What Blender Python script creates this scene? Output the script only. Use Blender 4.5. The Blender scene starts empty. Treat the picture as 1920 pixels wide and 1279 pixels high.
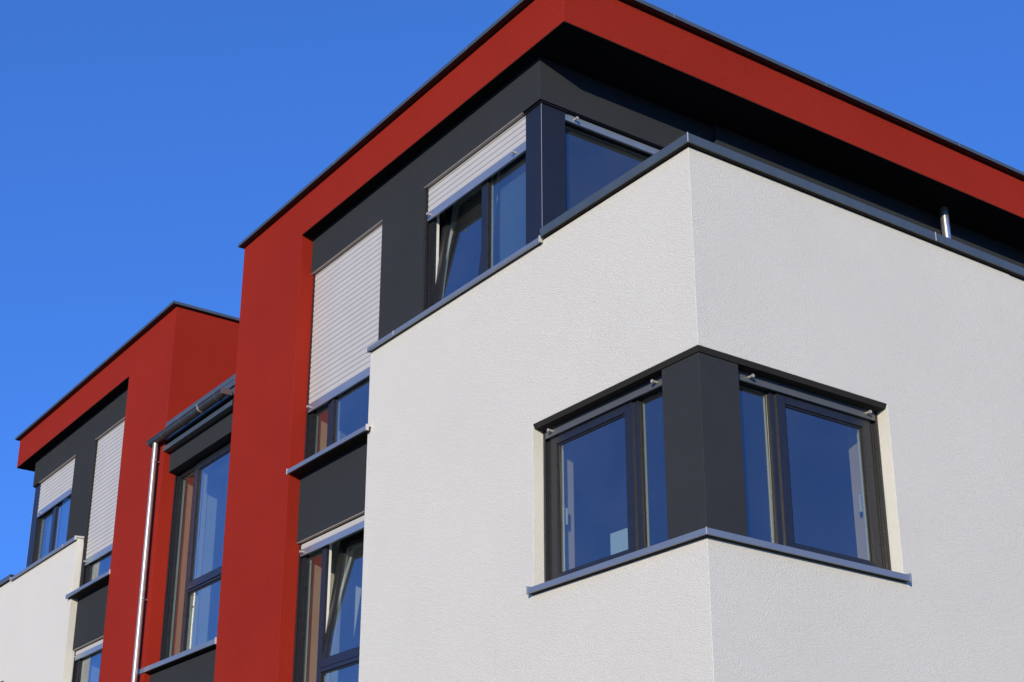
import bpy, bmesh, math
from mathutils import Vector, Matrix

# ------------------------------------------------------------------ camera
sc = bpy.context.scene
col = sc.collection
GZ = -4.7                                   # street level (corner-window sill is z = 0)
yaw, pitch, roll = 1.0175, 0.3647, 0.0263
F = Vector((-math.sin(yaw)*math.cos(pitch), math.cos(yaw)*math.cos(pitch), math.sin(pitch)))
R = Vector((math.cos(yaw), math.sin(yaw), 0)); U = R.cross(F)
c_, s_ = math.cos(roll), math.sin(roll)
R, U = c_*R + s_*U, -s_*R + c_*U
cam = bpy.data.cameras.new('camera'); cam_o = bpy.data.objects.new('camera', cam); col.objects.link(cam_o)
cam_o.matrix_world = Matrix(((R.x, U.x, -F.x, 7.3896), (R.y, U.y, -F.y, -6.9982), (R.z, U.z, -F.z, -3.0765), (0, 0, 0, 1)))
cam.sensor_width = 36; cam.lens = 2824.58/1920*36
cam.shift_x = 191.82/1920; cam.shift_y = 155.22/1920
cam.clip_start = .1; cam.clip_end = 2000
sc.camera = cam_o

# ------------------------------------------------------------------ sky and sun
SUN = Vector((.545, -.635, .181)).normalized()
elev = math.asin(SUN.z); azim = math.atan2(SUN.x, SUN.y)
w = bpy.data.worlds.new('World'); sc.world = w; w.use_nodes = True
nt = w.node_tree; nt.nodes.clear()
sky = nt.nodes.new('ShaderNodeTexSky'); sky.sky_type = 'NISHITA'; sky.sun_disc = False
sky.sun_elevation = elev; sky.sun_rotation = azim
sky.altitude = 600; sky.air_density = 0.6; sky.dust_density = 0.1; sky.ozone_density = 3.0
gm = nt.nodes.new('ShaderNodeGamma'); gm.inputs['Gamma'].default_value = .5       # the camera's softer sky response
hs = nt.nodes.new('ShaderNodeVectorMath'); hs.operation = 'MULTIPLY'; hs.inputs[1].default_value = (.66, 1.64, 3.92)
bg = nt.nodes.new('ShaderNodeBackground'); bg.inputs['Strength'].default_value = .12
wo = nt.nodes.new('ShaderNodeOutputWorld')
nt.links.new(sky.outputs[0], gm.inputs['Color']); nt.links.new(gm.outputs[0], hs.inputs[0]); nt.links.new(hs.outputs[0], bg.inputs[0]); nt.links.new(bg.outputs[0], wo.inputs[0])
sun = bpy.data.lights.new('sun', 'SUN'); sun.energy = 4.0; sun.angle = math.radians(.5); sun.color = (1, .88, .66)
sun_o = bpy.data.objects.new('sun', sun); col.objects.link(sun_o)
sun_o.rotation_euler = SUN.to_track_quat('Z', 'Y').to_euler(); sun_o.location = (20, -25, 10)
sc.view_settings.view_transform = 'Standard'; sc.view_settings.look = 'None'
sc.view_settings.exposure = 0; sc.view_settings.gamma = 1
sc.cycles.max_bounces = 8; sc.cycles.transparent_max_bounces = 16

# ------------------------------------------------------------------ materials
def mat(name, rgb, rough=.8, metal=0., spec=.5, grain=None, vary=0., vscale=1.5, streak=0.):
    m = bpy.data.materials.new(name); m.use_nodes = True
    n = m.node_tree; N = n.nodes; L = n.links
    b = N['Principled BSDF']
    b.inputs['Base Color'].default_value = (*rgb, 1); b.inputs['Roughness'].default_value = rough
    b.inputs['Metallic'].default_value = metal; b.inputs['Specular IOR Level'].default_value = spec
    tc = N.new('ShaderNodeTexCoord')
    if vary or streak:
        a = N.new('ShaderNodeTexNoise'); a.inputs['Scale'].default_value = vscale; a.inputs['Detail'].default_value = 6
        a.inputs['Roughness'].default_value = .6
        mp = N.new('ShaderNodeMapping'); mp.inputs['Scale'].default_value = (1, 1, .35 if streak else 1)
        L.new(tc.outputs['Object'], mp.inputs[0]); L.new(mp.outputs[0], a.inputs['Vector'])
        mr = N.new('ShaderNodeMapRange'); mr.inputs['From Min'].default_value = .3; mr.inputs['From Max'].default_value = .7
        k = vary or streak
        mr.inputs['To Min'].default_value = 1-k; mr.inputs['To Max'].default_value = 1+k
        L.new(a.outputs['Fac'], mr.inputs[0])
        mx = N.new('ShaderNodeVectorMath'); mx.operation = 'SCALE'; mx.inputs[0].default_value = rgb
        L.new(mr.outputs[0], mx.inputs['Scale']); L.new(mx.outputs[0], b.inputs['Base Color'])
        if metal > .2 or rough < .6:
            r2 = N.new('ShaderNodeMapRange'); r2.inputs['To Min'].default_value = rough*.8; r2.inputs['To Max'].default_value = min(1, rough*1.25)
            L.new(a.outputs['Fac'], r2.inputs[0]); L.new(r2.outputs[0], b.inputs['Roughness'])
    if grain:
        sc_, dist, stren = grain
        a = N.new('ShaderNodeTexNoise'); a.inputs['Scale'].default_value = sc_*2.3; a.inputs['Detail'].default_value = 1
        v = N.new('ShaderNodeTexVoronoi'); v.inputs['Scale'].default_value = sc_
        L.new(tc.outputs['Object'], a.inputs['Vector']); L.new(tc.outputs['Object'], v.inputs['Vector'])
        ad = N.new('ShaderNodeMath'); ad.operation = 'MULTIPLY_ADD'; ad.inputs[1].default_value = -1.0
        L.new(v.outputs['Distance'], ad.inputs[0]); L.new(a.outputs['Fac'], ad.inputs[2])
        bp = N.new('ShaderNodeBump'); bp.inputs['Distance'].default_value = dist; bp.inputs['Strength'].default_value = stren
        L.new(ad.outputs[0], bp.inputs['Height']); L.new(bp.outputs[0], b.inputs['Normal'])
    return m

WHITE = mat('white_render', (.825, .812, .735), .9, spec=.2, grain=(150, .005, .95), vary=.02, vscale=.9)
RED = mat('red_render', (.362, .0265, .0145), .92, spec=.1, grain=(120, .005, 1.0), vary=.06, vscale=.7)
DARK = mat('anthracite_render', (.048, .053, .060), 1.0, spec=.0, grain=(120, .005, 1.0), vary=.05, vscale=.8)
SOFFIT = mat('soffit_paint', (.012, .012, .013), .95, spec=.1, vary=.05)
POST = mat('post_metal', (.026, .030, .042), .40, metal=.35, vary=.06, vscale=3)
TRIM = mat('trim_metal', (.125, .155, .165), .42, metal=.5, vary=.10, vscale=4)
SILL = mat('sill_metal', (.28, .315, .355), .40, metal=.5, vary=.06, vscale=4)
RAILM = mat('rail_metal', (.33, .39, .46), .35, metal=.55, vary=.05, vscale=5)
FRAME = mat('frame_foil', (.020, .021, .025), .28, spec=.5, vary=.12, vscale=12)
PVC = mat('white_pvc', (.72, .72, .69), .4)
GASKET = mat('gasket', (.008, .008, .008), .5)
SLAT = mat('slat_lacquer', (.55, .54, .52), .5, vary=.03, vscale=3)
SLOT = mat('slat_slot', (.05, .05, .055), .8)
PEG = mat('peg_metal', (.60, .57, .52), .35, metal=.4)
CAP = mat('cap_metal', (.66, .64, .64), .45, metal=.3)
CHROME = mat('bright_steel', (.72, .71, .70), .28, metal=.85, vary=.08, vscale=8)
STEEL = mat('zinc_steel', (.44, .40, .37), .40, metal=.6, vary=.16, vscale=6, streak=.16)
GUTTER = mat('gutter_metal', (.10, .105, .105), .38, metal=.5, vary=.15, vscale=6)
OPENH = mat('opening_head_paint', (.036, .034, .033), .9, spec=.1, grain=(120, .004, .5))
ENDP = mat('end_plate_metal', (.16, .14, .14), .45, metal=.4)
BOUNCE = mat('lintel_bounce_strip', (.42, .37, .33), .6, vary=.08)  # pale tone carries the ground bounce on the lintel undersides
REVEAL = mat('inner_reveal_plaster', (.66, .46, .29), .9, vary=.08)
BRIGHTENER = mat('brightener_blue', (.08, .16, .27), .9, vary=.15, vscale=2)  # blue of the added sheet that brightens the fixed pane
INNER = mat('inner_plaster', (.62, .56, .45), .9, vary=.05)
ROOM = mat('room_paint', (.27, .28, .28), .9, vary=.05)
HALL = mat('hall_paint', (.45, .50, .50), .9, vary=.05)
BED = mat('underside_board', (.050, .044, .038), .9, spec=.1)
DIMRAIL = mat('shaded_rail_metal', (.15, .16, .17), .45, metal=.4, vary=.06, vscale=5)  # darker copy of the rail metal, shade in the opening put into its colour
CURT = mat('curtain_cloth', (.55, .55, .45), .9, vary=.08)
MEMBR = mat('roof_membrane', (.16, .16, .16), .9, vary=.1)
CARD = mat('white_card', (.62, .72, .70), .6, vary=.04)

def glass_mat():
    m = bpy.data.materials.new('window_glass'); m.use_nodes = True
    n = m.node_tree; N = n.nodes; L = n.links; N.clear()
    o = N.new('ShaderNodeOutputMaterial'); mx = N.new('ShaderNodeMixShader')
    t = N.new('ShaderNodeBsdfTransparent'); t.inputs[0].default_value = (.80, .86, .86, 1)
    g = N.new('ShaderNodeBsdfGlossy'); g.inputs['Roughness'].default_value = .015; g.inputs[0].default_value = (.9, .95, 1, 1)
    f = N.new('ShaderNodeFresnel'); ge = N.new('ShaderNodeNewGeometry')
    io = N.new('ShaderNodeMapRange'); io.inputs['To Min'].default_value = 1.52; io.inputs['To Max'].default_value = 1/1.52
    L.new(ge.outputs['Backfacing'], io.inputs[0]); L.new(io.outputs[0], f.inputs['IOR'])
    # each face of the pane stands for one sheet of the double glazing: 2F / (1 + F)
    p1 = N.new('ShaderNodeMath'); p1.operation = 'ADD'; p1.inputs[1].default_value = 1
    p2 = N.new('ShaderNodeMath'); p2.operation = 'MULTIPLY'; p2.inputs[1].default_value = 2
    mu = N.new('ShaderNodeMath'); mu.operation = 'DIVIDE'; mu.use_clamp = True
    ct = N.new('ShaderNodeMath'); ct.operation = 'ADD'; ct.inputs[1].default_value = .035; ct.use_clamp = True   # low-e coating
    tc = N.new('ShaderNodeTexCoord'); no = N.new('ShaderNodeTexNoise'); no.inputs['Scale'].default_value = 1.4
    bp = N.new('ShaderNodeBump'); bp.inputs['Distance'].default_value = .004; bp.inputs['Strength'].default_value = .25
    L.new(tc.outputs['Object'], no.inputs['Vector']); L.new(no.outputs['Fac'], bp.inputs['Height']); L.new(bp.outputs[0], g.inputs['Normal'])
    L.new(f.outputs[0], p1.inputs[0]); L.new(f.outputs[0], p2.inputs[0]); L.new(p2.outputs[0], mu.inputs[0]); L.new(p1.outputs[0], mu.inputs[1]); L.new(mu.outputs[0], ct.inputs[0]); L.new(ct.outputs[0], mx.inputs[0]); L.new(t.outputs[0], mx.inputs[1]); L.new(g.outputs[0], mx.inputs[2])
    df = N.new('ShaderNodeBsdfDiffuse'); df.inputs[0].default_value = (.62, .60, .56, 1)
    n2 = N.new('ShaderNodeTexNoise'); n2.inputs['Scale'].default_value = 1.8; n2.inputs['Detail'].default_value = 4
    r2 = N.new('ShaderNodeMapRange'); r2.inputs['From Min'].default_value = .3; r2.inputs['From Max'].default_value = .7
    r2.inputs['To Min'].default_value = .010; r2.inputs['To Max'].default_value = .024
    m2 = N.new('ShaderNodeMixShader')
    L.new(tc.outputs['Object'], n2.inputs['Vector']); L.new(n2.outputs['Fac'], r2.inputs[0]); L.new(r2.outputs[0], m2.inputs[0])
    L.new(mx.outputs[0], m2.inputs[1]); L.new(df.outputs[0], m2.inputs[2]); L.new(m2.outputs[0], o.inputs[0])
    return m
GLASS = glass_mat()

# ------------------------------------------------------------------ mesh helpers
def mesh_obj(name, bm, m, parent=None, bevel=0., smooth=False, label=None):
    bmesh.ops.remove_doubles(bm, verts=bm.verts, dist=1e-5)
    bmesh.ops.recalc_face_normals(bm, faces=bm.faces)
    me = bpy.data.meshes.new(name)
    off = parent_world(parent)
    if off.length: bmesh.ops.translate(bm, verts=bm.verts, vec=-off)
    bm.to_mesh(me); bm.free()
    if isinstance(m, (list, tuple)):
        for q in m: me.materials.append(q)
    else: me.materials.append(m)
    if smooth:
        for p in me.polygons: p.use_smooth = True
    o = bpy.data.objects.new(name, me); col.objects.link(o)
    if parent: o.parent = parent
    if bevel:
        b = o.modifiers.new('bevel', 'BEVEL'); b.width = bevel; b.segments = 2; b.limit_method = 'ANGLE'; b.angle_limit = math.radians(40)
    if label: o['label'] = label
    return o
def parent_world(p):
    v = Vector((0, 0, 0))
    while p: v += p.location; p = p.parent
    return v
def thing(name, label, cat, loc, group=None):
    o = bpy.data.objects.new(name, None); col.objects.link(o); o.location = loc
    o['label'] = label; o['category'] = cat
    if group: o['group'] = group
    return o

ident = lambda x, y, z: (x, y, z)
def bx(bm, T, x0, x1, y0, y1, z0, z1, mi=0):
    v = [bm.verts.new(T(x, y, z)) for x in (x0, x1) for y in (y0, y1) for z in (z0, z1)]
    fs = []
    for a in ((0, 1, 3, 2), (4, 6, 7, 5), (0, 4, 5, 1), (2, 3, 7, 6), (0, 2, 6, 4), (1, 5, 7, 3)):
        f = bm.faces.new([v[i] for i in a]); f.material_index = mi; fs.append(f)
    return v
def prism(bm, T, poly, a0, a1, axis='x', mi=0):
    # poly: list of (p,q); axis x -> (y,z) profile along x ; axis y -> (x,z) along y ; axis z -> (x,y)
    def P(p, q, a):
        return T(a, p, q) if axis == 'x' else T(p, a, q) if axis == 'y' else T(p, q, a)
    v0 = [bm.verts.new(P(p, q, a0)) for p, q in poly]; v1 = [bm.verts.new(P(p, q, a1)) for p, q in poly]
    n = len(poly)
    for i in range(n):
        f = bm.faces.new((v0[i], v0[(i+1) % n], v1[(i+1) % n], v1[i])); f.material_index = mi
    f = bm.faces.new(v0[::-1]); f.material_index = mi
    f = bm.faces.new(v1); f.material_index = mi
def solid(T, add, cut=()):
    """union of boxes minus boxes as one clean surface"""
    X = sorted({v for b in list(add)+list(cut) for v in b[0:2]})
    Y = sorted({v for b in list(add)+list(cut) for v in b[2:4]})
    Z = sorted({v for b in list(add)+list(cut) for v in b[4:6]})
    def inside(i, j, k):
        if not (0 <= i < len(X)-1 and 0 <= j < len(Y)-1 and 0 <= k < len(Z)-1): return False
        x, y, z = (X[i]+X[i+1])/2, (Y[j]+Y[j+1])/2, (Z[k]+Z[k+1])/2
        h = lambda b: b[0] < x < b[1] and b[2] < y < b[3] and b[4] < z < b[5]
        return any(h(b) for b in add) and not any(h(b) for b in cut)
    bm = bmesh.new(); V = {}
    def v(i, j, k):
        if (i, j, k) not in V: V[i, j, k] = bm.verts.new(T(X[i], Y[j], Z[k]))
        return V[i, j, k]
    S = {(i, j, k) for i in range(len(X)-1) for j in range(len(Y)-1) for k in range(len(Z)-1) if inside(i, j, k)}
    for i, j, k in S:
        for d, q in (((-1, 0, 0), ((0,0,0),(0,0,1),(0,1,1),(0,1,0))), ((1, 0, 0), ((1,0,0),(1,1,0),(1,1,1),(1,0,1))),
                     ((0, -1, 0), ((0,0,0),(1,0,0),(1,0,1),(0,0,1))), ((0, 1, 0), ((0,1,0),(0,1,1),(1,1,1),(1,1,0))),
                     ((0, 0, -1), ((0,0,0),(0,1,0),(1,1,0),(1,0,0))), ((0, 0, 1), ((0,0,1),(1,0,1),(1,1,1),(0,1,1)))):
            if (i+d[0], j+d[1], k+d[2]) not in S:
                bm.faces.new([v(i+a, j+b, k+c) for a, b, c in q])
    return bm
def cyl(bm, T, c, r, z0, z1, n=24, mi=0):
    prism(bm, T, [(c[0]+r*math.cos(2*math.pi*i/n), c[1]+r*math.sin(2*math.pi*i/n)) for i in range(n)], z0, z1, 'z', mi)
def cyl_dir(bm, p0, p1, r, n=12, mi=0):
    p0, p1 = Vector(p0), Vector(p1); d = (p1-p0).normalized()
    a = d.orthogonal().normalized(); b = d.cross(a)
    v0 = []; v1 = []
    for i in range(n):
        o = a*math.cos(2*math.pi*i/n)*r + b*math.sin(2*math.pi*i/n)*r
        v0.append(bm.verts.new(p0+o)); v1.append(bm.verts.new(p1+o))
    for i in range(n):
        bm.faces.new((v0[i], v0[(i+1) % n], v1[(i+1) % n], v1[i])).material_index = mi
    bm.faces.new(v0[::-1]).material_index = mi; bm.faces.new(v1).material_index = mi

# ------------------------------------------------------------------ window kit, in facade space: u along, w inward, z up
def frame_bm(T, u0, u1, z0, z1, w0, fw, depth, mulls=(), trans=()):
    """dark outer skin with a white inner core; mulls = (ua, ub) full height; trans = (ua, ub, za, zb)"""
    bm = bmesh.new()
    for (a, b, c, d) in [(u0, u0+fw, z0, z1), (u1-fw, u1, z0, z1), (u0+fw, u1-fw, z0, z0+fw), (u0+fw, u1-fw, z1-fw, z1)] + \
            [(a, b, z0+fw, z1-fw) for a, b in mulls] + list(trans):
        bx(bm, T, a, b, w0, w0+depth*.55, c, d, 0)
        bx(bm, T, a, b, w0+depth*.55, w0+depth, c, d, 1)
    return bm
def sash(parent, T, u0, u1, z0, z1, w0, sw=.07, tilt=0., swb=None, handle=None):
    """casement: frame bars, inner bead, pane, optional tilt about its lower edge (top leans into the room)"""
    swb = swb or sw
    def TT(u, w, z):
        if tilt:
            dw, dz = w-w0, z-z0
            w, z = w0 + dw*math.cos(tilt) + dz*math.sin(tilt), z0 + dz*math.cos(tilt) - dw*math.sin(tilt)
        return T(u, w, z)
    bm = bmesh.new()
    def ring(a0, a1, c0, c1, t, tb, wa, wb, mi):
        bx(bm, TT, a0, a0+t, wa, wb, c0, c1, mi); bx(bm, TT, a1-t, a1, wa, wb, c0, c1, mi)
        bx(bm, TT, a0+t, a1-t, wa, wb, c0, c0+tb, mi); bx(bm, TT, a0+t, a1-t, wa, wb, c1-t, c1, mi)
    ring(u0, u1, z0, z1, sw, swb, w0, w0+.035, 0)
    ring(u0, u1, z0, z1, sw, swb, w0+.035, w0+.07, 1)
    ring(u0+sw, u1-sw, z0+swb, z1-sw, .014, .014, w0+.012, w0+.03, 0)
    ring(u0+sw+.014, u1-sw-.014, z0+swb+.014, z1-sw-.014, .005, .005, w0+.016, w0+.034, 2)
    s = mesh_obj('sash', bm, [FRAME, PVC, GASKET], parent, bevel=.0045)
    if tilt:                                                   # tilt fittings on the free edge of the casement
        b2 = bmesh.new()
        for uu in (u0-.012,):
            zz = z0+(z1-z0)*.70
            bx(b2, TT, uu, uu+.012, w0+.02, w0+.05, zz, zz+.05)
            bx(b2, T, uu-.03, uu-.02, w0+.045, w0+.07, z0+.1, z1-.12)
        mesh_obj('fitting', b2, PEG, parent)
    b3 = bmesh.new(); g = .006
    bx(b3, TT, u0+sw+g, u1-sw-g, w0+.022, w0+.026, z0+swb+g, z1-sw-g)
    mesh_obj('pane', b3, GLASS, parent)
    if handle:
        hu, hz = handle; b4 = bmesh.new()
        bx(b4, TT, hu-.013, hu+.013, w0+.072, w0+.085, hz-.035, hz+.035)
        bx(b4, TT, hu-.009, hu+.009, w0+.085, w0+.125, hz-.01, hz+.01)
        bx(b4, TT, hu-.011, hu+.011, w0+.112, w0+.13, hz-.13, hz+.012)
        mesh_obj('handle', b4, PVC, parent, bevel=.004)
    return s
def fixed_pane(parent, T, u0, u1, z0, z1, w):
    bm = bmesh.new(); bx(bm, T, u0, u1, w, w+.004, z0, z1)
    mesh_obj('pane', bm, GLASS, parent)
    b = bmesh.new()                                             # glazing bead round the fixed pane
    t = .016
    for a in ((u0, u0+t, z0, z1), (u1-t, u1, z0, z1), (u0+t, u1-t, z0, z0+t), (u0+t, u1-t, z1-t, z1)):
        bx(b, T, a[0], a[1], w-.014, w-.002, a[2], a[3])
    mesh_obj('glazing_bead', b, FRAME, parent, bevel=.003)
def shutter(parent, T, u0, u1, ztop, zbot, w, pegs=(.1, .1), rail=.085, rm=None):
    """roller shutter: curved slats, bottom rail, stop pegs, guide rails"""
    pitch_ = .0625; bm = bmesh.new(); z = zbot+rail; i = 0
    while z < ztop:
        z1 = min(z+pitch_, ztop)
        if z1-z > .012:
            h = z1-z-.0045; prof = [(w+.012, z)]
            for k in range(7):
                t = k/6; prof.append((w+.004-.004*math.sin(math.pi*t)**.6 if 0 < t < 1 else w+.004, z+.001+(h-.001)*t))
            prof.append((w+.012, z+h))
            prism(bm, T, prof, u0, u1, 'x', 0)
            bx(bm, T, u0, u1, w+.009, w+.013, z+h, z1, 1)
        z = z1
    s = mesh_obj('roller_shutter', bm, [SLAT, SLOT], parent)
    bm = bmesh.new()
    prism(bm, T, [(w-.004, zbot), (w+.02, zbot), (w+.02, zbot+rail), (w+.004, zbot+rail), (w-.002, zbot+rail*.93), (w-.004, zbot+rail*.5)], u0, u1, 'x')
    mesh_obj('bottom_rail', bm, rm or RAILM, s, bevel=.002)
    for uu in ((u0+pegs[0]), (u1-pegs[1])):
        bm = bmesh.new()
        p = T(uu, w-.004, zbot+rail*.45); q = T(uu, w-.045, zbot+rail*.45)
        cyl_dir(bm, p, q, .010); q2 = T(uu, w-.052, zbot+rail*.45); cyl_dir(bm, q, q2, .014)
        mesh_obj('stop_peg', bm, PEG, s, smooth=False)
    return s
def guides(parent, T, u0, u1, z0, z1, w, t=.022, sides=(1, 1)):
    for on, (a, b) in zip(sides, ((u0, u0+t), (u1-t, u1))):
        if on:
            bm = bmesh.new()
            bx(bm, T, a, b, w-.012, w-.004, z0, z1); bx(bm, T, a, b, w+.024, w+.032, z0, z1)
            bx(bm, T, a if a == u0 else b-.005, a+.005 if a == u0 else b, w-.004, w+.024, z0, z1)
            mesh_obj('guide_rail', bm, FRAME, parent, bevel=.001)
def sill(parent, T, u0, u1, ztop, w_front, w_back, lip=.045, caps=(1, 1)):
    bm = bmesh.new()
    rise = .012
    prism(bm, T, [(w_front, ztop-lip), (w_front, ztop), (w_back, ztop+rise), (w_back, ztop+rise-.004),
                  (w_front+.014, ztop-.005), (w_front+.014, ztop-lip+.004), (w_front+.022, ztop-lip+.004), (w_front+.022, ztop-lip)], u0, u1, 'x')
    s = mesh_obj('window_sill', bm, SILL, parent, bevel=.0015)
    # dark underside bed
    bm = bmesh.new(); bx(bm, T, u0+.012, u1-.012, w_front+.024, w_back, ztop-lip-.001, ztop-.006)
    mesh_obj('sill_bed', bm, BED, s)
    for on, a, b in ((caps[0], u0-.006, u0+.004), (caps[1], u1-.004, u1+.006)):
        if on:
            bm = bmesh.new()
            prism(bm, T, [(w_front-.003, ztop-lip-.004), (w_front-.003, ztop+.012), (w_back, ztop+.03), (w_back, ztop-.005), (w_front+.03, ztop-.01), (w_front+.03, ztop-lip-.004)], a, b, 'x')
            mesh_obj('end_cap', bm, CAP, s, bevel=.001)
    return s

# ------------------------------------------------------------------ dimensions read off the photograph (metres)
xPL, xPR = -7.854, -6.316                    # red pier
xW1R, xW2L, xP, xR = -4.7545, -3.95, -1.993, -1.448
xWL = -4.731
yR, yP = -.046, .0974
zL, zRB, zRT = 4.587, 5.039, 5.537
zLow, zSill = 1.412, 2.205
M = -17.755                                  # x of mirrored wing: M - x
YB = 9.0

def room(parent, T, x0, x1, y0, y1, z0, z1, open_faces=(), m=None):
    """inside of a room behind a window, a shell with its front left open"""
    bm = bmesh.new(); v = bx(bm, T, x0, x1, y0, y1, z0, z1)
    bm.faces.ensure_lookup_table()
    names = ['x0', 'x1', 'y0', 'y1', 'z0', 'z1']
    kill = [bm.faces[names.index(f)] for f in open_faces]
    bmesh.ops.delete(bm, geom=kill, context='FACES')
    return mesh_obj('interior', bm, m or ROOM, parent)

def wing(root, T, spec):
    # ---- white rendered storeys with the parapet of the roof terrace
    wt = .28
    add = [(xWL, 0, 0, 3.768, GZ, 3.050), (xWL, -.006, 3.768, YB, GZ, 3.050)]
    cut = [(-4.4, -wt, wt, 3.4, -.9, 1.9),                                    # room behind the corner window
           (-2.0, .01, -.01, wt, 0-.05, 1.4), (-wt, .01, -.01, 1.986, -.05, 1.4),
           (-1.80, -.22, .22, YB-.2, 2.1, 3.06),                               # terrace
           (xWL-.01, -1.80, .22, YB+1, 2.95, 3.06)]
    mesh_obj('white_wall', solid(T, add, cut), WHITE, root, bevel=.004)
    # ---- corner window
    TL = lambda u, w, z: T(u, w, z)
    TR = lambda u, w, z: T(-w, u, z)
    hp = [(.003, 1.399), (.022, 1.362), (.16, 1.362), (.16, 1.399)]             # drip profile, mitred at the corner
    for lab in (0, 1):
        bm = bmesh.new()
        va = [bm.verts.new(T(-1.999, w_, z) if lab == 0 else T(-w_, 1.985, z)) for w_, z in hp]
        vb = [bm.verts.new(T(-w_, w_, z)) for w_, z in hp]
        for k in range(4): bm.faces.new((va[k], va[(k+1) % 4], vb[(k+1) % 4], vb[k]))
        bm.faces.new(va[::-1]); bm.faces.new(vb)
        mesh_obj('opening_head', bm, OPENH, root)
    for TT, lab in ((TL, 0), (TR, 1)):
        e = 2.0 if lab == 0 else 1.986
        A = (lambda a, b: (-b, -a)) if lab == 0 else (lambda a, b: (a, b))     # distance from the corner -> u range
        def rng(a, b): return A(a, b)
        u0, u1 = rng(.43 if lab == 0 else .42, e-.002)
        # fixed frame
        f0, f1 = rng(.25, e-.024)
        mull = rng(.845, .925)
        bm = frame_bm(TT, f0, f1, .0, 1.34, .150, .055, .07, mulls=[mull])
        wdw = mesh_obj('window', bm, [FRAME, PVC], root, bevel=.0045)
        g0, g1 = rng(.905, e-.06)
        sash(wdw, TT, g0, g1, .02, 1.30, .135, sw=.085, swb=.085, handle=((g0+.05) if lab == 0 else (g1-.05), .68))
        p0, p1 = rng(.30, .85)
        fixed_pane(wdw, TT, p0, p1, .05, 1.29, .185)
        s0, s1 = rng(.36, e-.028)
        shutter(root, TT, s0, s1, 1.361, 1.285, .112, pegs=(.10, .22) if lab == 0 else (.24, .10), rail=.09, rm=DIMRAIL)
        q0, q1 = rng(.36, e-.002)
        guides(root, TT, q0, q1, .0, 1.37, .118, t=.026, sides=(1, 0) if lab == 0 else (0, 1))
        # inner lining of the opening
        bm = bmesh.new(); r0, r1 = rng(e-.045, e-.003)
        bx(bm, TT, r0, r1, .222, .385, .0, 1.36)
        mesh_obj('inner_reveal', bm, REVEAL, root)
    # corner post
    bm = bmesh.new()
    prism(bm, T, [(-.434, .03), (-.03, .03), (-.03, .42), (-.27, .42), (-.27, .27), (-.434, .27)], .004, 1.360, 'z')
    mesh_obj('corner_post', bm, DARK, root, bevel=.004, label='dark rendered post at the corner of the corner window')
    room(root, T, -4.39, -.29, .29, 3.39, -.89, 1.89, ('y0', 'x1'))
    bm = bmesh.new()                                                           # L-shaped corner sill
    for (a, b, TT) in ((-2.022, 0, 0), (0, 2.006, 1)):
        pass
    lip, pj, zt = .047, .050, 0.0
    o = .0
    L1 = lambda d: (d, -d)
    for (za, zb, da, db) in ((zt-lip, zt, pj, pj-.014),):
        # front lips, mitred at the corner
        def seg(p_in, p_out, zz0, zz1):
            prism(bm, T, [(-2.012, -p_out), (p_out, -p_out), (p_in, -p_in), (-2.012, -p_in)], zz0, zz1, 'z')
            prism(bm, T, [(p_out, -p_out), (p_out, 2.0), (p_in, 2.0), (p_in, -p_in)], zz0, zz1, 'z')
        seg(pj-.014, pj, zt-lip, zt)
        # top sheet
        prism(bm, T, [(-2.0, -pj+.014), (pj-.014, -pj+.014), (-.155, .155), (-2.0, .155)], zt-.005, zt, 'z')
        prism(bm, T, [(pj-.014, -pj+.014), (pj-.014, 1.986), (-.155, 1.986), (-.155, .155)], zt-.005, zt, 'z')
    cs = mesh_obj('window_sill', bm, SILL, root, bevel=.0015)
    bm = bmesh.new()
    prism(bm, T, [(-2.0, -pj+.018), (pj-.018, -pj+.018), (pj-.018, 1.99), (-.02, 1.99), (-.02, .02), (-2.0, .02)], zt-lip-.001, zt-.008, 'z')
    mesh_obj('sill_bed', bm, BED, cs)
    for c in ((-2.022, -2.008, -pj-.004, .012), (pj+.004, -.012, 1.996, 2.010)):
        bm = bmesh.new(); bx(bm, T, min(c[:2]), max(c[:2]), c[2], c[3], zt-lip-.006, zt+.014)
        mesh_obj('end_cap', bm, SILL, cs, bevel=.002)
    bm = bmesh.new(); bx(bm, T, pj-.002, pj+.003, -pj-.003, -pj+.002, zt-lip, zt+.002); mesh_obj('seam', bm, CAP, cs)

    # ---- parapet coping: thick over the terrace, mitred at the corner
    bm = bmesh.new(); pj = .048; za, zb = 3.057, 3.135
    xs = -1.815
    prism(bm, T, [(xs, -pj), (pj, -pj), (pj, YB), (-.27, YB), (-.27, .27), (xs, .27)], zb-.006, zb, 'z')
    prism(bm, T, [(xs, -pj), (pj, -pj), (pj-.01, -pj+.01), (xs, -pj+.01)], za, zb-.006, 'z')
    prism(bm, T, [(pj, -pj), (pj, YB), (pj-.01, YB), (pj-.01, -pj+.01)], za, zb-.006, 'z')
    prism(bm, T, [(-.27, .27), (-.26, .27), (-.26, YB), (-.27, YB)], za, zb-.006, 'z')
    cop = mesh_obj('parapet_coping', bm, TRIM, root, bevel=.002)
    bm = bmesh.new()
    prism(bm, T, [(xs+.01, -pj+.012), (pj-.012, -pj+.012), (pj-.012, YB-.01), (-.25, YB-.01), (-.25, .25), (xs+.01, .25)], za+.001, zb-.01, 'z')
    mesh_obj('coping_bed', bm, BED, cop)
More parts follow.
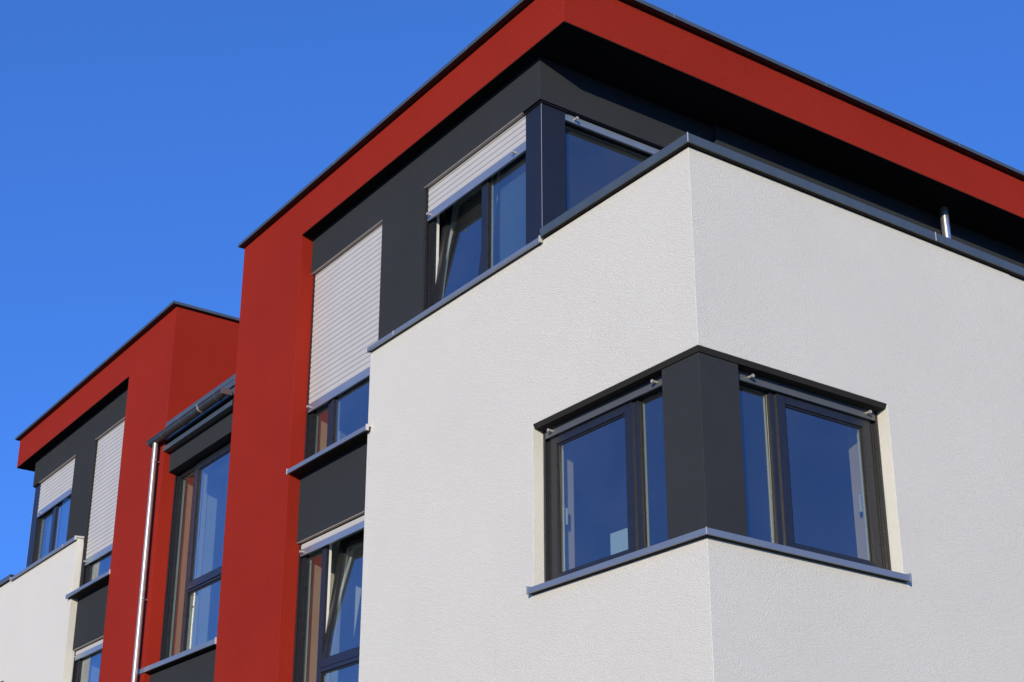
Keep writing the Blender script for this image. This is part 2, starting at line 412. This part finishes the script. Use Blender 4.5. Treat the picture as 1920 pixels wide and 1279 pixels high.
    for p in ((pj, -pj, 0), (pj, 2.745, 1)):
        bm = bmesh.new()
        if p[2] == 0: bx(bm, T, p[0]-.003, p[0]+.0025, p[1]-.0025, p[1]+.003, za, zb+.002)
        elif p[2] == 1: bx(bm, T, p[0]-.002, p[0]+.003, p[1], p[1]+.006, za-.001, zb+.002)
        else: bx(bm, T, p[0], p[0]+.005, p[1]-.003, p[1]+.002, za-.001, zb+.002)
        mesh_obj('seam', bm, CAP, cop)
    # low sill along the top of the white wall in front of the window band
    s = sill(root, TL, xWL-.005, xs-.022, 3.066, -.043, .165, lip=.044, caps=(1, 1))
    bm = bmesh.new(); bx(bm, T, -4.23, -4.224, -.047, -.04, 3.021, 3.067); mesh_obj('seam', bm, CAP, s)
    bm = bmesh.new()                                                            # terrace deck
    bx(bm, T, -1.79, -.23, .23, YB-.21, 2.1, 2.14); mesh_obj('terrace_floor', bm, MEMBR, root)

    # ---- dark rendered wall of the recess and of the top storey
    B = 2.22
    add = [(xPR, xP, yP, YB, 3.0, 5.04), (xPR, -4.745, yP, YB, GZ, 3.0), (xP, -1.945, B, YB, 2.9, 5.04)]
    cut = [(xPR-.01, xW1R, yP-.01, .36, zSill-.05, zL), (xPR-.01, -4.7, yP-.01, .36, -.95, zLow),
           (xPR-.01, -4.7, yP-.01, .36, -4.1, -1.76),
           (xW2L, xP+.01, yP-.01, .36, 2.9, zL), (xP-.28, xP+.02, yP-.01, B-.02, 2.9, zL),
           (xPR+.004, xP-.25, .34, 4.0, 2.15, 4.85), (xPR+.004, -4.9, .34, 2.2, -1.0, 1.75), (xPR+.004, -4.9, .34, 2.2, -4.05, -1.4)]
    mesh_obj('dark_wall', solid(T, add, cut), DARK, root, bevel=.004)
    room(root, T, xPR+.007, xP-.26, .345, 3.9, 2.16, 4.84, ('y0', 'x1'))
    room(root, T, xPR+.007, -4.91, .345, 2.1, -.99, 1.74, ('y0',), HALL)
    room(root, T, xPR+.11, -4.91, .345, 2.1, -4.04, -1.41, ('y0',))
    # lintel undersides: pale strip with the ground bounce put into its colour
    for a, b, z in ((xPR+.003, xW1R-.003, zL), (xW2L+.003, -2.27, zL), (xPR+.003, -4.76, zLow)):
        bm = bmesh.new(); bx(bm, T, a, b, yP+.002, yP+.041, z-.006, z+.001)
        mesh_obj('lintel_bounce_strip', bm, BOUNCE, root)
    # corner post of the window band, folded metal
    bm = bmesh.new()
    prism(bm, T, [(-2.262, .132), (-2.024, .132), (-2.024, .405), (-2.22, .405), (-2.22, .33), (-2.262, .33)], 3.0, 4.575, 'z')
    cp = mesh_obj('corner_post', bm, POST, root, bevel=.0025, label='blue-grey metal clad corner post of the top window band')
    bm = bmesh.new(); bx(bm, T, -2.0246, -2.0222, .1310, .1334, 3.05, 4.574); mesh_obj('edge_highlight', bm, CAP, cp)  # thin bright strip, the highlight on the post edge put in as colour
    bm = bmesh.new()
    prism(bm, T, [(-2.28, .118), (-2.008, .118), (-2.008, .42), (-2.25, .42), (-2.25, .34), (-2.28, .34)], 4.572, 4.586, 'z')
    mesh_obj('head_seal', bm, GASKET, cp)

    # ---- tall window behind the tall shutter (top), its sill and spandrel
    wy = .175
    bm = frame_bm(TL, xPR+.004, xW1R-.01, zSill, zL-.01, wy, .07, .07, mulls=[(-5.90, -5.80)])
    wd = mesh_obj('window', bm, [FRAME, PVC], root, bevel=.0045)
    fixed_pane(wd, TL, xPR+.08, -5.90, zSill+.06, zL-.07, wy+.03)
    sash(wd, TL, -5.82, xW1R-.05, zSill+.03, zL-.04, wy-.012, sw=.07)
    shutter(root, TL, xPR+.028, xW1R-.003, zL-.002, spec['tall'], .14, pegs=(.06, .10), rail=.10)
    guides(root, TL, xPR+.003, xW1R-.002, zSill+.01, zL-.008, .142, t=.026)
    sill(root, TL, -6.332, -4.662, zSill, -.060, .17, lip=.048)
    # ---- same window one storey down
    zb = -.97
    bm = frame_bm(TL, xPR+.004, -4.76, zb, zLow-.01, wy, .07, .07, mulls=[(-5.885, -5.80)], trans=[(-5.80, -4.82, -.045, .045)])
    wd = mesh_obj('window', bm, [FRAME, PVC], root, bevel=.0045)
    fixed_pane(wd, TL, xPR+.08, -5.885, zb+.06, zLow-.07, wy+.03)
    fixed_pane(wd, TL, -5.80, -4.82, zb+.06, -.045, wy+.03)
    sash(wd, TL, -5.81, -4.80, .0, zLow-.04, wy-.008, sw=.085, tilt=spec['tilt'])
    shutter(root, TL, xPR+.028, -4.765, zLow-.002, 1.262, .14, pegs=(.07, .10), rail=.075)
    guides(root, TL, xPR+.003, -4.75, zb+.01, zLow-.008, .142, t=.026)
    sill(root, TL, -6.332, -4.662, zb, -.060, .17, lip=.048)
    bm = bmesh.new()
    for a, b in ((xPR+.0, xPR+.012),):
        bx(bm, T, a+.008, b+.006, .25, .56, zb, zLow-.03)
    mesh_obj('inner_reveal', bm, INNER, root)
    bm = bmesh.new(); bx(bm, T, xPR+.008, xPR+.018, .25, .56, zSill+.02, zL-.03); mesh_obj('inner_reveal', bm, INNER, root)
    # curtain strips
    # ---- top window band: front side
    zw = 3.07
    bm = frame_bm(TL, xW2L+.02, -2.26, zw, zL-.01, wy, .06, .07, mulls=[(-3.03, -2.93)])
    wd = mesh_obj('window', bm, [FRAME, PVC], root, bevel=.0045)
    sash(wd, TL, xW2L+.065, -3.02, zw+.03, zL-.05, wy-.008, sw=.075, tilt=spec['tilt_top'])
    fixed_pane(wd, TL, -2.93, -2.30, zw+.06, zL-.07, wy+.03)
    bm = bmesh.new(); bx(bm, TL, -2.925, -2.30, .315, .318, 2.95, 4.5); mesh_obj('pane_brightener', bm, BRIGHTENER, wd)  # added sheet, its blue tuned to brighten the glass in front
    shutter(root, TL, xW2L+.028, -2.268, zL-.002, spec['band'], .14, pegs=(.06, .16), rail=.10)
    guides(root, TL, xW2L+.003, -2.262, zw, zL-.008, .142, t=.026, sides=(1, 0))
    # terrace side
    TS = lambda u, w_, z: T(xP-w_, u, z)
    bm = frame_bm(TS, .40, B-.03, 2.2, zL-.01, .10, .06, .07, mulls=[(1.75, 1.83)])
    wd = mesh_obj('window', bm, [FRAME, PVC], root, bevel=.0045)
    fixed_pane(wd, TS, .44, 1.75, 2.26, zL-.07, .13)
    fixed_pane(wd, TS, 1.83, B-.08, 2.26, zL-.07, .13)
    shutter(root, TS, .41, B-.03, zL-.002, 4.50, .045, pegs=(.11, .11), rail=.075)

    # ---- red frame: pier, roof slab fascia
    mesh_obj('red_wall', solid(T, [(xPL, xPR, yR, YB, GZ, 5.045), (xPL, xR, yR, YB, 5.045, zRT)]), RED, root, bevel=.004)
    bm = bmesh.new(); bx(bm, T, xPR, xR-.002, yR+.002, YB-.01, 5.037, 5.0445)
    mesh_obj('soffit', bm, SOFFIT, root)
    bm = bmesh.new()
    e = .068; z0, z1 = 5.546, 5.586; t = .01
    O = [(xPL-.05, yR-e), (xR+e, yR-e), (xR+e, YB+e), (xPL-.05, YB+e)]
    I = [(xPL-.05+t, yR-e+t), (xR+e-t, yR-e+t), (xR+e-t, YB+e-t), (xPL-.05+t, YB+e-t)]
    for i in range(4):
        j = (i+1) % 4; prism(bm, T, [O[i], O[j], I[j], I[i]], z0, z1, 'z')
    prism(bm, T, I, z1-.012, z1-.003, 'z')
    rt = mesh_obj('roof_trim', bm, TRIM, root, bevel=.002)
    bm = bmesh.new(); prism(bm, T, [(xPL+.03-.06, yR-e+.016), (xR+e-.016, yR-e+.016), (xR+e-.016, YB), (xPL+.03-.06, YB)], zRT+.001, z1-.013, 'z')
    mesh_obj('trim_bed', bm, GASKET, rt)
    for q in (0, 1, 2, 3, 4):
        bm = bmesh.new(); yy = 1.2+q*2.0
        bx(bm, T, xR+e-.003, xR+e+.0015, yy, yy+.008, z0, z1+.001); mesh_obj('seam', bm, SILL, rt)
    for q in (0, 1):
        bm = bmesh.new(); xx = -2.9-q*2.6
        bx(bm, T, xx, xx+.008, yR-e-.0015, yR-e+.003, z0, z1+.001); mesh_obj('seam', bm, SILL, rt)

# ------------------------------------------------------------------ the two blocks
right_b = thing('apartment_building', 'large red, white and anthracite apartment block whose white wall has the corner window', 'building', (-4, 4, GZ))
wing(right_b, ident, dict(tall=2.895, tilt=.13, tilt_top=.115, band=4.205))
left_b = thing('apartment_building', 'farther apartment block with red roof band, left of the downpipe and its pier', 'building', (M+4, 4, GZ))
wing(left_b, lambda x, y, z: (M-x, y, z), dict(tall=2.645, tilt=0., tilt_top=0., band=4.0))

# downpipe on the roof terrace of the right block
bm = bmesh.new(); cyl(bm, ident, (-1.79, 5.37), .045, 2.14, 5.036)
tp = mesh_obj('terrace_pipe', bm, CHROME, right_b)
tp.data.shade_smooth(); tp.data.set_sharp_from_angle(angle=.7)

# ------------------------------------------------------------------ recessed stairwell section with gutter
st = thing('stairwell_section', 'recessed red stairwell section between the two blocks, with gutter, dark lintel and tall narrow window', 'building', (-8.88, 4, GZ))
a, b = M-xPL+.002, xPL-.002                         # -9.899 .. -7.856
T = ident
mesh_obj('red_wall', solid(T, [(a, b, .06, YB, GZ, 3.40)], [(a-.01, b+.01, .05, .5, .58, 3.2), (a+.004, b-.004, .4, 4, .3, 3.3), (a-.01, b+.01, .05, .1, -2.4, .58)]), RED, st)
bm = bmesh.new(); bx(bm, T, a-.0, b+.0, .045, .5, 3.195, 3.44)
mesh_obj('lintel', bm, DARK, st, bevel=.004)
bm = bmesh.new(); bx(bm, T, a+.004, b-.004, .03, .098, -.2, .56)
mesh_obj('spandrel', bm, DARK, st, bevel=.003)
room(st, T, a+.008, b-.008, .41, 3.9, .31, 3.29, ('y0',), HALL)
# flashing box below the gutter
bm = bmesh.new()
prism(bm, T, [(-.052, 3.462), (.30, 3.462), (.30, 3.47), (-.044, 3.47), (-.044, 3.525), (-.052, 3.525)], a-.028, b-.03, 'x')
prism(bm, T, [(-.044, 3.47), (.30, 3.47), (.30, 3.60), (-.01, 3.60)], a+.004, b-.004, 'x', 1)
mesh_obj('gutter_board', bm, [TRIM, SOFFIT], st, bevel=.002)
# half-round gutter with rolled rim, end plates, brackets
gc, gr, gz = -.122, .062, 3.645
x0, x1 = -10.165, -7.93
prof = [(gc-gr*math.cos(math.pi*i/14), gz-gr*1.05*math.sin(math.pi*i/14)) for i in range(15)]
prof += [(gc+(gr-.004)*math.cos(math.pi*i/14), gz-(gr-.004)*1.05*math.sin(math.pi*i/14)) for i in range(15)]
bm = bmesh.new(); prism(bm, T, prof, x0, x1, 'x')
cyl_dir(bm, (x0, gc-gr, gz), (x1, gc-gr, gz), .009)
gut = mesh_obj('gutter', bm, GUTTER, st); gut.data.shade_smooth(); gut.data.set_sharp_from_angle(angle=.7)
for xx in (x0, x1):
    bm = bmesh.new()
    prism(bm, T, [(gc-gr*1.06*math.cos(math.pi*i/14), gz-gr*1.1*math.sin(math.pi*i/14)) for i in range(15)], xx-.003, xx+.003, 'x')
    mesh_obj('end_plate', bm, ENDP, gut)
bm = bmesh.new(); bx(bm, T, x1+.004, x1+.03, gc-.065, gc+.07, gz-.06, gz+.012); mesh_obj('end_bracket', bm, ENDP, gut)
for xx in (-9.75, -9.15, -8.62, -8.15):
    bm = bmesh.new()
    pr2 = [(gc-gr*1.09*math.cos(math.pi*i/12), gz-gr*1.14*math.sin(math.pi*i/12)) for i in range(13)]
    pr2 += [(gc+gr*1.02*math.cos(math.pi*i/12), gz-gr*1.07*math.sin(math.pi*i/12)) for i in range(13)]
    prism(bm, T, pr2, xx, xx+.025, 'x'); bx(bm, T, xx, xx+.025, gc-gr-.012, gc-gr+.03, gz-.002, gz+.012)
    mesh_obj('bracket', bm, PEG if xx == -8.62 else TRIM, gut)
# roof of the section: stepped eaves flashing and sloping sheet
bm = bmesh.new()
prism(bm, T, [(-.035, 3.60), (.25, 3.60), (.25, 3.79), (-.03, 3.70)], a+.004, b-.004, 'x')
prism(bm, T, [(-.050, 3.71), (-.050, 3.855), (YB, 5.2), (YB, 3.7), (.25, 3.7)], a+.002, b-.002, 'x')
rf = mesh_obj('roof', bm, TRIM, st, bevel=.003)
bm = bmesh.new(); cyl_dir(bm, (a, -.052, 3.80), (b, -.052, 3.80), .007); mesh_obj('eaves_bead', bm, SILL, rf)
# tall window
wy = .185; z0, z1 = .60, 3.195
bm = frame_bm(T, a+.003, b-.01, z0, z1-.005, wy, .068, .07, mulls=[(-9.40, -9.31)], trans=[(-9.31, b-.06, 1.50, 1.56)])
wd = mesh_obj('window', bm, [FRAME, PVC], st, bevel=.003)
fixed_pane(wd, T, a+.07, -9.40, z0+.05, z1-.06, wy+.03)
sash(wd, T, -9.32, b-.04, 1.53, z1-.03, wy-.014, sw=.085, handle=(-9.29+.04, 2.1))
fixed_pane(wd, T, -9.31, b-.06, z0+.05, 1.50, wy+.03)
bm = bmesh.new(); bx(bm, T, a+.008, a+.018, .26, .60, z0, z1-.01); mesh_obj('inner_reveal', bm, INNER, st)
bm = bmesh.new(); bx(bm, T, -9.335, -9.235, .262, .30, z0+.04, z1-.02); mesh_obj('inner_frame', bm, CURT, st)
guides(st, T, a+.002, b-.002, z0+.03, z1-.002, .15, t=.022)
sill(st, T, -10.07, -7.862, .640, -.060, .18, lip=.060)

# downpipe with clips
dp = bmesh.new()
px, py = -10.005, -.125
cyl(dp, T, (px, py), .036, GZ, 3.585, 28)
pipe = mesh_obj('downpipe', dp, STEEL, st)
pipe.data.shade_smooth(); pipe.data.set_sharp_from_angle(angle=.7)
for zz in (3.33, 1.50, -.4, -2.3):
    bm = bmesh.new(); cyl(bm, T, (px, py), .041, zz, zz+.022, 24)
    bx(bm, T, px+.036, px+.07, py-.006, py+.006, zz+.002, zz+.02); bx(bm, T, px-.01, px+.01, py+.038, yR-.001, zz+.005, zz+.017)
    mesh_obj('pipe_clip', bm, STEEL, pipe, bevel=.002)
bm = bmesh.new(); cyl(bm, T, (px, py), .0385, 1.60, 1.66, 40); pj_ = mesh_obj('pipe_joint', bm, STEEL, pipe); pj_.data.shade_smooth(); pj_.data.set_sharp_from_angle(angle=.7)

# ------------------------------------------------------------------ small box on the inner window ledge
tb = bmesh.new(); bx(tb, ident, -1.40, -1.20, .30, .42, -.003, .365)
o = mesh_obj('box', tb, CARD, None, bevel=.004)
o['label'] = 'small pale box standing behind the glass of the corner window, beside the mullion'; o['category'] = 'box'
bm = bmesh.new(); bx(bm, ident, -2.0+.01, -.30, .222, .5, -.03, -.004); mesh_obj('window_board', bm, PVC, right_b)

# ------------------------------------------------------------------ ground
def gmat(name, rgb, s, k):
    return mat(name, rgb, .95, vary=k, vscale=s, grain=(30, .01, .5))
bm = bmesh.new(); bx(bm, ident, -900, 900, -900, 900, GZ-1, GZ-.004)
o = mesh_obj('ground', bm, gmat('grass_ground', (.05, .07, .03), 3, .25)); o['kind'] = 'structure'
bm = bmesh.new(); bx(bm, ident, -60, 60, -16, -7.5, GZ-.1, GZ)
o = mesh_obj('road', bm, gmat('asphalt', (.05, .05, .052), 5, .15)); o['kind'] = 'structure'
bm = bmesh.new(); bx(bm, ident, -60, 60, -7.5, -5.2, GZ-.1, GZ+.12)
o = mesh_obj('pavement', bm, gmat('paving', (.22, .21, .20), 4, .12), bevel=.02); o['kind'] = 'structure'
